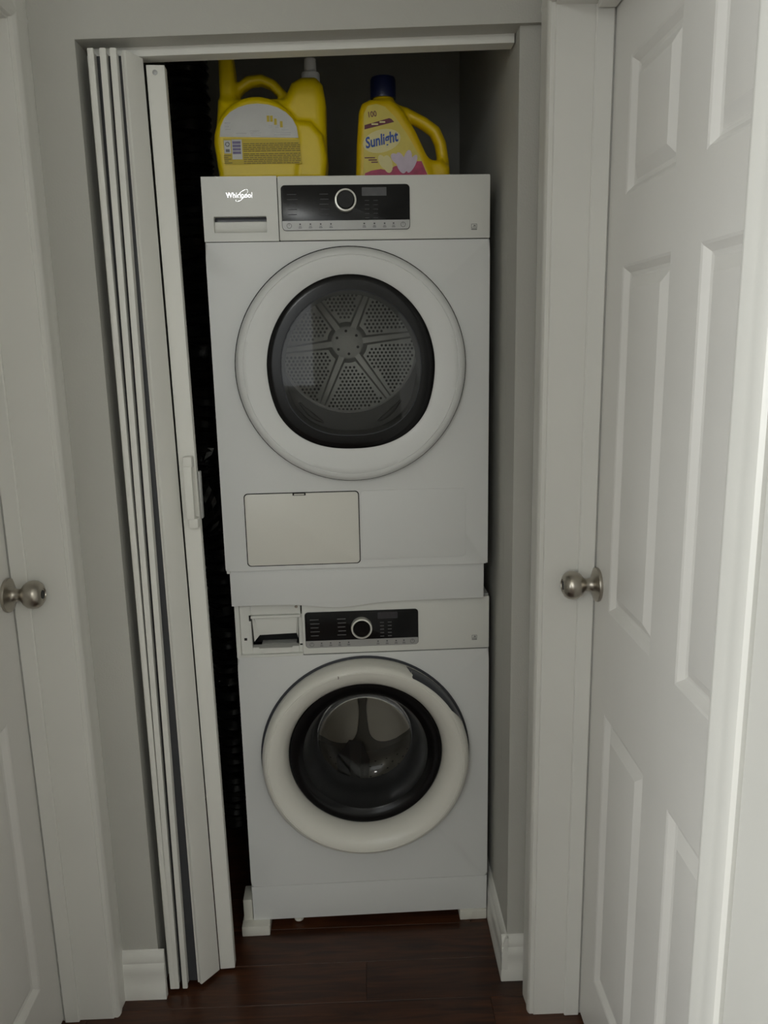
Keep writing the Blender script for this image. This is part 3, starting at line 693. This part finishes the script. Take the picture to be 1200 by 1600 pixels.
# bulkhead with circular mouth, lint filter ribs, drum
DX, DZ, DR = -0.006, 0.5885, 0.152
b = MB(); plate_with_hole(b, -0.21, 0.21, 0.33, 0.76, DX, DZ, DR, 0.045, 0.07)
bh = b.build('bulkhead', 'rubber', dy, 30)
MB().ring([lambda a: (DR+0.003, 0.0445), lambda a: (DR, 0.042), lambda a: (DR-0.003, 0.046)], (DX, DZ), 96).build('mouth_rim', 'silver', bh, 40)
for s_ in (-1, 1):
    pts = [(DX+s_*(0.150+0.0*k)*math.cos(math.radians(a)), DZ-0.012+0.178*math.sin(math.radians(a))) for k, a in enumerate(range(-66, -36, 5))]
    MB().tube([(p[0], 0.043, p[1]) for p in pts], [0.002, 0.005, 0.006, 0.006, 0.004, 0.002], 8).build('filter_grip', 'matteblack', bh, 50)
dm = MB().ring([lambda a: (0.165, 0.072), lambda a: (0.262, 0.085), lambda a: (0.262, 0.43), lambda a: (0.19, 0.435), lambda a: (0.186, 0.428), lambda a: (0.0005, 0.428)], (DX, DZ), 96).build('drum', 'drum', dy, 40)
SA = [6+60*k for k in range(6)]
for ac in SA:
    a = math.radians(ac); c_, s_ = math.cos(a), math.sin(a); V = []
    for r_, w in ((0.030, 0.014), (0.185, 0.009)):
        for (q, yy) in ((-w, 0.4285), (-w*0.55, 0.4195), (w*0.55, 0.4195), (w, 0.4285)):
            V.append((DX+r_*c_-q*s_, yy, DZ+r_*s_+q*c_))
    MB().add(V, [(0, 1, 5, 4), (1, 2, 6, 5), (2, 3, 7, 6), (0, 3, 2, 1), (4, 5, 6, 7)]).build('drum_rib', 'drum', dm, 20)
MB().lathe([(0.0005, 0.4192), (0.040, 0.4193), (0.046, 0.4205), (0.054, 0.4282)], c=(DX, 0, DZ), axis='y', n=48).build('drum_hub', 'drum', dm, 40)
b = MB()
for k in range(6):
    a = math.radians(36+60*k)
    b.lathe([(0.0002, 0.4186), (0.0038, 0.4188)], c=(DX+0.030*math.cos(a), 0, DZ+0.030*math.sin(a)), axis='y', n=10)
b.build('hub_rivets', 'hole', dm, 40)['kind'] = 'stuff'
b = MB(); sp = 0.0108
for i in range(-20, 21):
    for j in range(-24, 25):
        x = sp*(i+0.5*(j % 2)); z = sp*0.866*j; r_ = math.hypot(x, z)
        if r_ < 0.060 or r_ > 0.180: continue
        an = math.degrees(math.atan2(z, x)); dmin = min(abs((an-s0+180) % 360-180) for s0 in SA)
        if r_*math.sin(math.radians(min(dmin, 89))) < 0.018: continue
        b.add([(DX+x+0.0036*math.cos(PI/3*q), 0.4274, DZ+z+0.0036*math.sin(PI/3*q)) for q in range(6)], [tuple(range(6))])
o = b.build('drum_perforations', 'hole', dm, None, recalc=False); o['kind'] = 'stuff'
# lower filter cover and embossed field
cv = MB().prism(rrect(-0.2465, 0.0055, 0.0985, 0.2625, 0.008), -0.0022, 0.004, 'y', 0.0012).build('filter_cover', 'ivory', dy, 30)
MB().prism(rrect(-0.2485, 0.0075, 0.0965, 0.2645, 0.009), -0.0005, 0.003, 'y').build('cover_joint', 'gap', dy, None)
MB().box(-0.140, -0.111, -0.0030, 0.0, 0.2575, 0.2640).build('cover_notch', 'gap', cv, None)
MB().box(-0.137, -0.114, -0.0034, 0.0, 0.2585, 0.2618, 0.0006, 1).build('cover_latch', 'ivory', cv, None)
MB().prism(rrect(0.010, 0.2480, 0.1050, 0.2640, 0.010), -0.0018, 0.003, 'y', 0.0012).build('embossed_panel', 'enamel', dy, 30)
# stacking plinth with its wavy lower edge
pts = [(-0.291, Z0-0.0005), (-0.291, 0.001)]
for k in range(29):
    x = -0.285+0.57*k/28; q = math.exp(-((x+0.045)/0.075)**2); pts.append((x, 0.0005-0.0110*q+0.002*max(0, x)))
pts += [(0.291, 0.003), (0.291, Z0-0.0005)]
pl = MB().prism(pts, 0.0085, 0.022, 'y', 0.0015).build('stacking_plinth', 'enamel', dy, 30)
MB().box(-0.291, 0.291, 0.03, 0.60, 0.0, Z0).build('plinth_frame', 'enamel', pl, 30)
MB().box(-0.297, -0.289, 0.006, 0.016, 0.079, 0.0862, 0.001, 1).build('plinth_clip', 'plastic', pl, 30)

# ------------------------------------------------------------------ things on the dryer
ZT = 0.8685+Z1
jug = tag(empty('detergent_jug', (-0.175, 0.080, ZT), 0.0), 'large yellow detergent jug with white cap on top of the dryer', 'jug')
def jl(p): return (p[0]+0.175, p[1]-0.080, p[2]-ZT)
def jug_fn(x, y, z):
    x = x-0.175; z = z+ZT; yy = y
    zb = ZT+0.0015
    dome = [(-0.286, zb), (-0.120, zb)] + [(-0.2025+0.092*math.cos(math.radians(a)), 1.870+0.090*math.sin(math.radians(a))) for a in range(0, 181, 12)]
    body = extr(poly_sdf(x, z, [(-0.283, zb), (-0.066, zb), (-0.060, 1.83), (-0.0585, 1.955), (-0.064, 1.988), (-0.078, 2.003), (-0.108, 2.003), (-0.130, 1.992), (-0.145, 1.962), (-0.255, 1.962), (-0.284, 1.962), (-0.293, 1.90), (-0.293, 1.84)]), yy-0.006, 0.046, 0.022)
    domed = extr(poly_sdf(x, z, dome), yy, 0.058, 0.013)
    skirt = extr(poly_sdf(x, z, [(-0.125, zb), (-0.064, zb), (-0.0585, 1.84), (-0.066, 1.885), (-0.09, 1.912), (-0.125, 1.915)]), yy, 0.054, 0.014)
    col = extr(poly_sdf(x, z, [(-0.283, 1.90), (-0.250, 1.90), (-0.249, 2.02), (-0.253, 2.055), (-0.281, 2.055)]), yy-0.006, 0.030, 0.012)
    hd = capsules(x, yy-0.006, z, [(-0.262, 0, 1.955), (-0.247, 0, 1.985), (-0.222, 0, 2.003), (-0.196, 0, 2.006), (-0.172, 0, 1.996), (-0.153, 0, 1.976), (-0.135, 0, 1.945)], 0.0118, 0.7)
    f = smin(body, domed, 0.006); f = smin(f, skirt, 0.004); f = smin(f, col, 0.010); f = smin(f, hd, 0.010)
    hole = extr(poly_sdf(x, z, [(-0.242, 1.972), (-0.232, 1.985), (-0.213, 1.994), (-0.195, 1.996), (-0.178, 1.990), (-0.160, 1.972), (-0.172, 1.969), (-0.200, 1.9705), (-0.232, 1.969)]), yy, 0.2, 0.0)
    return np.maximum(f, -(hole))
sdf_object('jug_body', 'yellow', jug, (-0.125, -0.065, -0.002), (0.125, 0.065, 0.27), 0.0038, jug_fn)
MB().lathe([(0.0195, 0.0), (0.0195, 0.016), (0.0185, 0.018), (0.013, 0.019), (0.0125, 0.045), (0.0005, 0.046)], c=jl((-0.090, 0.086, 2.001)), axis='z', n=28).build('cap', 'white', jug, 40)
fy = -0.0585     # flat label plane, local to the jug
def jx(x): return x+0.175
def jz(z): return z-ZT
pts = [(-0.2800, 1.8805), (-0.1165, 1.8765)] + [(-0.1165-0.1635*(0.5-0.5*math.cos(PI*k/12)), 1.8765+0.0655*math.sin(PI*k/12)**0.85+0.003*k/12) for k in range(1, 12)]
MB().prism([(jx(p[0]), jz(p[1])) for p in pts], fy-0.0006, fy, 'y').build('upper_label', 'labelgrey', jug, None)
pts = [(-0.2735, 1.8770), (-0.1150, 1.8740), (-0.1115, 1.826), (-0.272, 1.826)]
lb = MB().prism([(jx(p[0]), jz(p[1])) for p in pts], fy-0.0005, fy, 'y').build('lower_label', 'labelyellow', jug, None)
for q in ((-0.2720, -0.2580, 1.848, 1.8735), (-0.2560, -0.2350, 1.836, 1.8745)): MB().box(jx(q[0]), jx(q[1]), fy-0.0009, fy-0.0006, jz(q[2]), jz(q[3])).build('white_box', 'labelgrey', lb, None)
b = MB()
for k in range(4): b.box(jx(-0.2545), jx(-0.2375), fy-0.0012, fy-0.001, jz(1.8465+0.0066*k), jz(1.8515+0.0066*k))
b.build('printed_block', 'purple', lb, None)['kind'] = 'stuff'
b = MB()
for k in range(11):
    z_ = 1.8655-0.0036*k-(0.002 if k > 4 else 0); x_ = -0.2325
    while x_ < -0.119+0.004*(k/11):
        w_ = random.uniform(0.004, 0.013); b.box(jx(x_), jx(min(x_+w_, -0.114)), fy-0.0010, fy-0.0006, jz(z_), jz(z_+0.0015)); x_ += w_+0.0014
for k in range(5): b.box(jx(-0.2735), jx(-0.2735+random.uniform(0.008, 0.017)), fy-0.0010, fy-0.0006, jz(1.8430-0.0036*k), jz(1.8445-0.0036*k))
b.build('printed_text', 'labelink', lb, None)['kind'] = 'stuff'
b = MB()
for k in range(3):       # recycling arrows
    a = math.radians(90+120*k); cxr, czr = jx(-0.2650), jz(1.8655)
    ring_print(b, cxr, czr, 0.0048, 0.0017, fy-0.0012, 5, 100+120*k, 190+120*k)
    t0 = math.radians(190+120*k)
    P = [(cxr+r_*math.cos(t0), fy-0.0012, czr+r_*math.sin(t0)) for r_ in (0.0062, 0.0018)] + [(cxr+0.004*math.cos(t0+0.45), fy-0.0012, czr+0.004*math.sin(t0+0.45))]
    b.add(P, [(0, 1, 2)])
b.box(jx(-0.2690), jx(-0.2610), fy-0.0012, fy-0.001, jz(1.8505), jz(1.8560))
b.build('recycling_mark', 'darkgrey', lb, None, recalc=False)['kind'] = 'stuff'
b = MB()
for (x_, z_, w_, h_) in ((-0.262, 1.905, 0.013, 0.003), (-0.264, 1.899, 0.010, 0.002), (-0.262, 1.893, 0.012, 0.002), (-0.235, 1.8855, 0.022, 0.0016), (-0.207, 1.890, 0.020, 0.0016), (-0.205, 1.886, 0.022, 0.0016), (-0.205, 1.882, 0.02, 0.0016), (-0.174, 1.896, 0.008, 0.006), (-0.160, 1.896, 0.007, 0.006), (-0.144, 1.891, 0.014, 0.003), (-0.147, 1.886, 0.030, 0.0016), (-0.150, 1.882, 0.034, 0.0016)):
    b.box(jx(x_-w_/2), jx(x_+w_/2), fy-0.0010, fy-0.0007, jz(z_), jz(z_+h_))
b.build('faint_print', 'silver', lb, None)['kind'] = 'stuff'
b = MB()
for (x_, z_) in ((-0.178, 1.914), (-0.171, 1.914), (-0.163, 1.908), (-0.151, 1.903)): b.box(jx(x_-0.0028), jx(x_+0.0028), fy-0.0010, fy-0.0007, jz(z_-0.006), jz(z_+0.006))
b.build('dose_icons', 'labelyellow', lb, None)['kind'] = 'stuff'

sun = tag(empty('fabric_softener_bottle', (0.085, 0.075, ZT), 0.0), 'yellow bottle with dark navy cap and side handle on top of the dryer', 'bottle')
def sx_(x): return x-0.085
def sz_(z): return z-ZT
def sun_fn(x, y, z):
    x = x+0.085; z = z+ZT; zb = ZT+0.0015
    body = extr(poly_sdf(x, z, [(0.001, zb), (0.168, zb), (0.166, 1.812), (0.152, 1.850), (0.130, 1.895), (0.106, 1.932), (0.092, 1.947), (0.078, 1.956), (0.035, 1.956), (0.018, 1.948), (0.011, 1.932), (0.005, 1.87)]), y, 0.036, 0.014)
    hd = capsules(x, y, z, [(0.075, 0, 1.944), (0.110, 0, 1.934), (0.150, 0, 1.914), (0.174, 0, 1.897), (0.186, 0, 1.872), (0.192, 0, 1.835), (0.192, 0, 1.806)], 0.0128, 0.75)
    lo = extr(poly_sdf(x, z, [(0.15, zb), (0.2045, zb), (0.2035, 1.822), (0.186, 1.8365), (0.168, 1.8365), (0.15, 1.845)]), y, 0.030, 0.014)
    nk = np.sqrt((x-0.064)**2+y**2)-(0.0285-np.clip((z-1.945)*0.35, -0.01, 0.01)); nk = np.maximum(nk, np.abs(z-1.950)-0.018)
    return smin(smin(smin(body, nk, 0.008), hd, 0.008), lo, 0.008)
sdf_object('bottle_body', 'yellow2', sun, (-0.09, -0.042, -0.002), (0.125, 0.042, 0.185), 0.0034, sun_fn)
cp = MB().lathe([(0.027, 0.0), (0.0275, 0.004), (0.0270, 0.036), (0.0255, 0.041), (0.020, 0.043), (0.0005, 0.043)], c=(sx_(0.064), 0, sz_(1.963)), axis='z', n=40, cap0=True).build('cap', 'navy', sun, 40)
ly = -0.0365
pts = [(0.0175, 1.800), (0.0215, 1.925), (0.030, 1.941), (0.048, 1.9445), (0.066, 1.939), (0.088, 1.918), (0.112, 1.885), (0.138, 1.842), (0.158, 1.800)]
lab = MB().prism([(sx_(p[0]), sz_(p[1])) for p in pts], ly-0.0006, ly+0.0005, 'y').build('front_label', 'cream', sun, None)
def lpoly(name, pts, m, d): return MB().prism([(sx_(p[0]), sz_(p[1])) for p in pts], ly-d, ly-0.0004, 'y').build(name, m, lab, None)
lpoly('label_band', [(0.0225, 1.9035), (0.0745, 1.9165), (0.0790, 1.9150), (0.0850, 1.9090), (0.0220, 1.8950)], 'maroon', 0.0010)
lpoly('label_glow', [(0.058+0.040*math.cos(2*PI*k/24), 1.872+0.023*math.sin(2*PI*k/24)+0.006*math.cos(2*PI*k/24)) for k in range(24)], 'palecream', 0.0008)
lpoly('label_flowers', [(0.0195, 1.800), (0.0210, 1.8085), (0.035, 1.8135), (0.055, 1.8165), (0.070, 1.8130), (0.085, 1.8220), (0.105, 1.8230), (0.120, 1.8310), (0.1420, 1.8310), (0.1560, 1.800)], 'magenta', 0.0009)
for pi_, (px_, pz_, rx, rz_, tl) in enumerate(((0.098, 1.828, 0.010, 0.022, 0.3), (0.112, 1.832, 0.009, 0.022, -0.2), (0.088, 1.836, 0.008, 0.014, 0.8), (0.122, 1.826, 0.007, 0.020, -0.5), (0.070, 1.826, 0.010, 0.018, 0.2), (0.060, 1.830, 0.008, 0.016, 0.5))):
    lpoly('petal', [(px_+rx*math.cos(2*PI*k/16)*math.cos(tl)-rz_*math.sin(2*PI*k/16)*math.sin(tl), pz_+rx*math.cos(2*PI*k/16)*math.sin(tl)+rz_*math.sin(2*PI*k/16)*math.cos(tl)) for k in range(16)], 'petal' if px_ > 0.08 else 'palecream', 0.0011+0.00008*pi_)
text('brand_lettering', 'Sunlight', 0.0300, 'blue', lab, (sx_(0.0565), ly-0.0014, sz_(1.8735)), tilt=0.20, shear=0.22, sx=0.74, extrude=0.0004, bold=0.0007)
text('number_print', '100', 0.0155, 'maroon', lab, (sx_(0.0385), ly-0.0010, sz_(1.9240)), tilt=0.14, sx=0.85, extrude=0.0003, bold=0.0002)
b = MB()
for (x_, z_, w_) in ((0.032, 1.838, 0.022), (0.038, 1.8335, 0.018), (0.042, 1.829, 0.014)): b.box(sx_(x_-w_/2), sx_(x_+w_/2), ly-0.0012, ly-0.0006, sz_(z_), sz_(z_+0.0022))
b.build('small_print', 'maroon', lab, None)['kind'] = 'stuff'
b = MB()
for (x_, z_, w_) in ((0.044, 1.9035, 0.014), (0.060, 1.9075, 0.012)): b.box(sx_(x_-w_/2), sx_(x_+w_/2), ly-0.0014, ly-0.0010, sz_(z_), sz_(z_+0.0030))
b.build('band_print', 'palecream', lab, None)['kind'] = 'stuff'

# ------------------------------------------------------------------ vent duct behind the folding door
pts = []; rad = []; key = [(-0.392, 0.30, 2.30), (-0.394, 0.30, 1.90), (-0.390, 0.29, 1.55), (-0.392, 0.28, 1.30), (-0.410, 0.28, 1.16), (-0.400, 0.30, 1.02), (-0.385, 0.33, 0.90), (-0.390, 0.36, 0.45), (-0.400, 0.38, 0.055)]  # lowest stretch down to the floor is added to keep the gap dark
for i in range(len(key)-1):
    n = max(4, int((Vector(key[i+1])-Vector(key[i])).length/0.006))
    for k in range(n):
        p = Vector(key[i]).lerp(Vector(key[i+1]), k/n); j = len(pts); pts.append(p + Vector((random.uniform(-1, 1), random.uniform(-1, 1), 0))*0.0012); rad.append(0.047+(0.0045 if j % 2 else -0.0025)+random.uniform(-1, 1)*0.0012)
dt = MB().tube(pts, rad, 20).build('vent_duct', 'foil', None, 40)
bt = MB(); N = 22; rows = []
for i in range(15):
    z_ = 0.985+0.0155*i; c0 = (-0.404+0.012*math.sin(i*0.5), 0.285); rows.append([bt.bm.verts.new((c0[0]+(0.053+random.uniform(-0.004, 0.004))*math.cos(2*PI*k/N), c0[1]+(0.053+random.uniform(-0.004, 0.004))*math.sin(2*PI*k/N), z_+random.uniform(-0.003, 0.003))) for k in range(N)])
for i in range(14):
    for k in range(N):
        a_, b_, c_, d_ = rows[i][k], rows[i][(k+1) % N], rows[i+1][(k+1) % N], rows[i+1][k]
        bt.bm.faces.new((a_, b_, c_)); bt.bm.faces.new((a_, c_, d_))
bt.build('foil_wrap', 'foilwrap', dt, None)
tag(dt, 'black corrugated flexible duct hanging in the gap left of the dryer', 'duct')
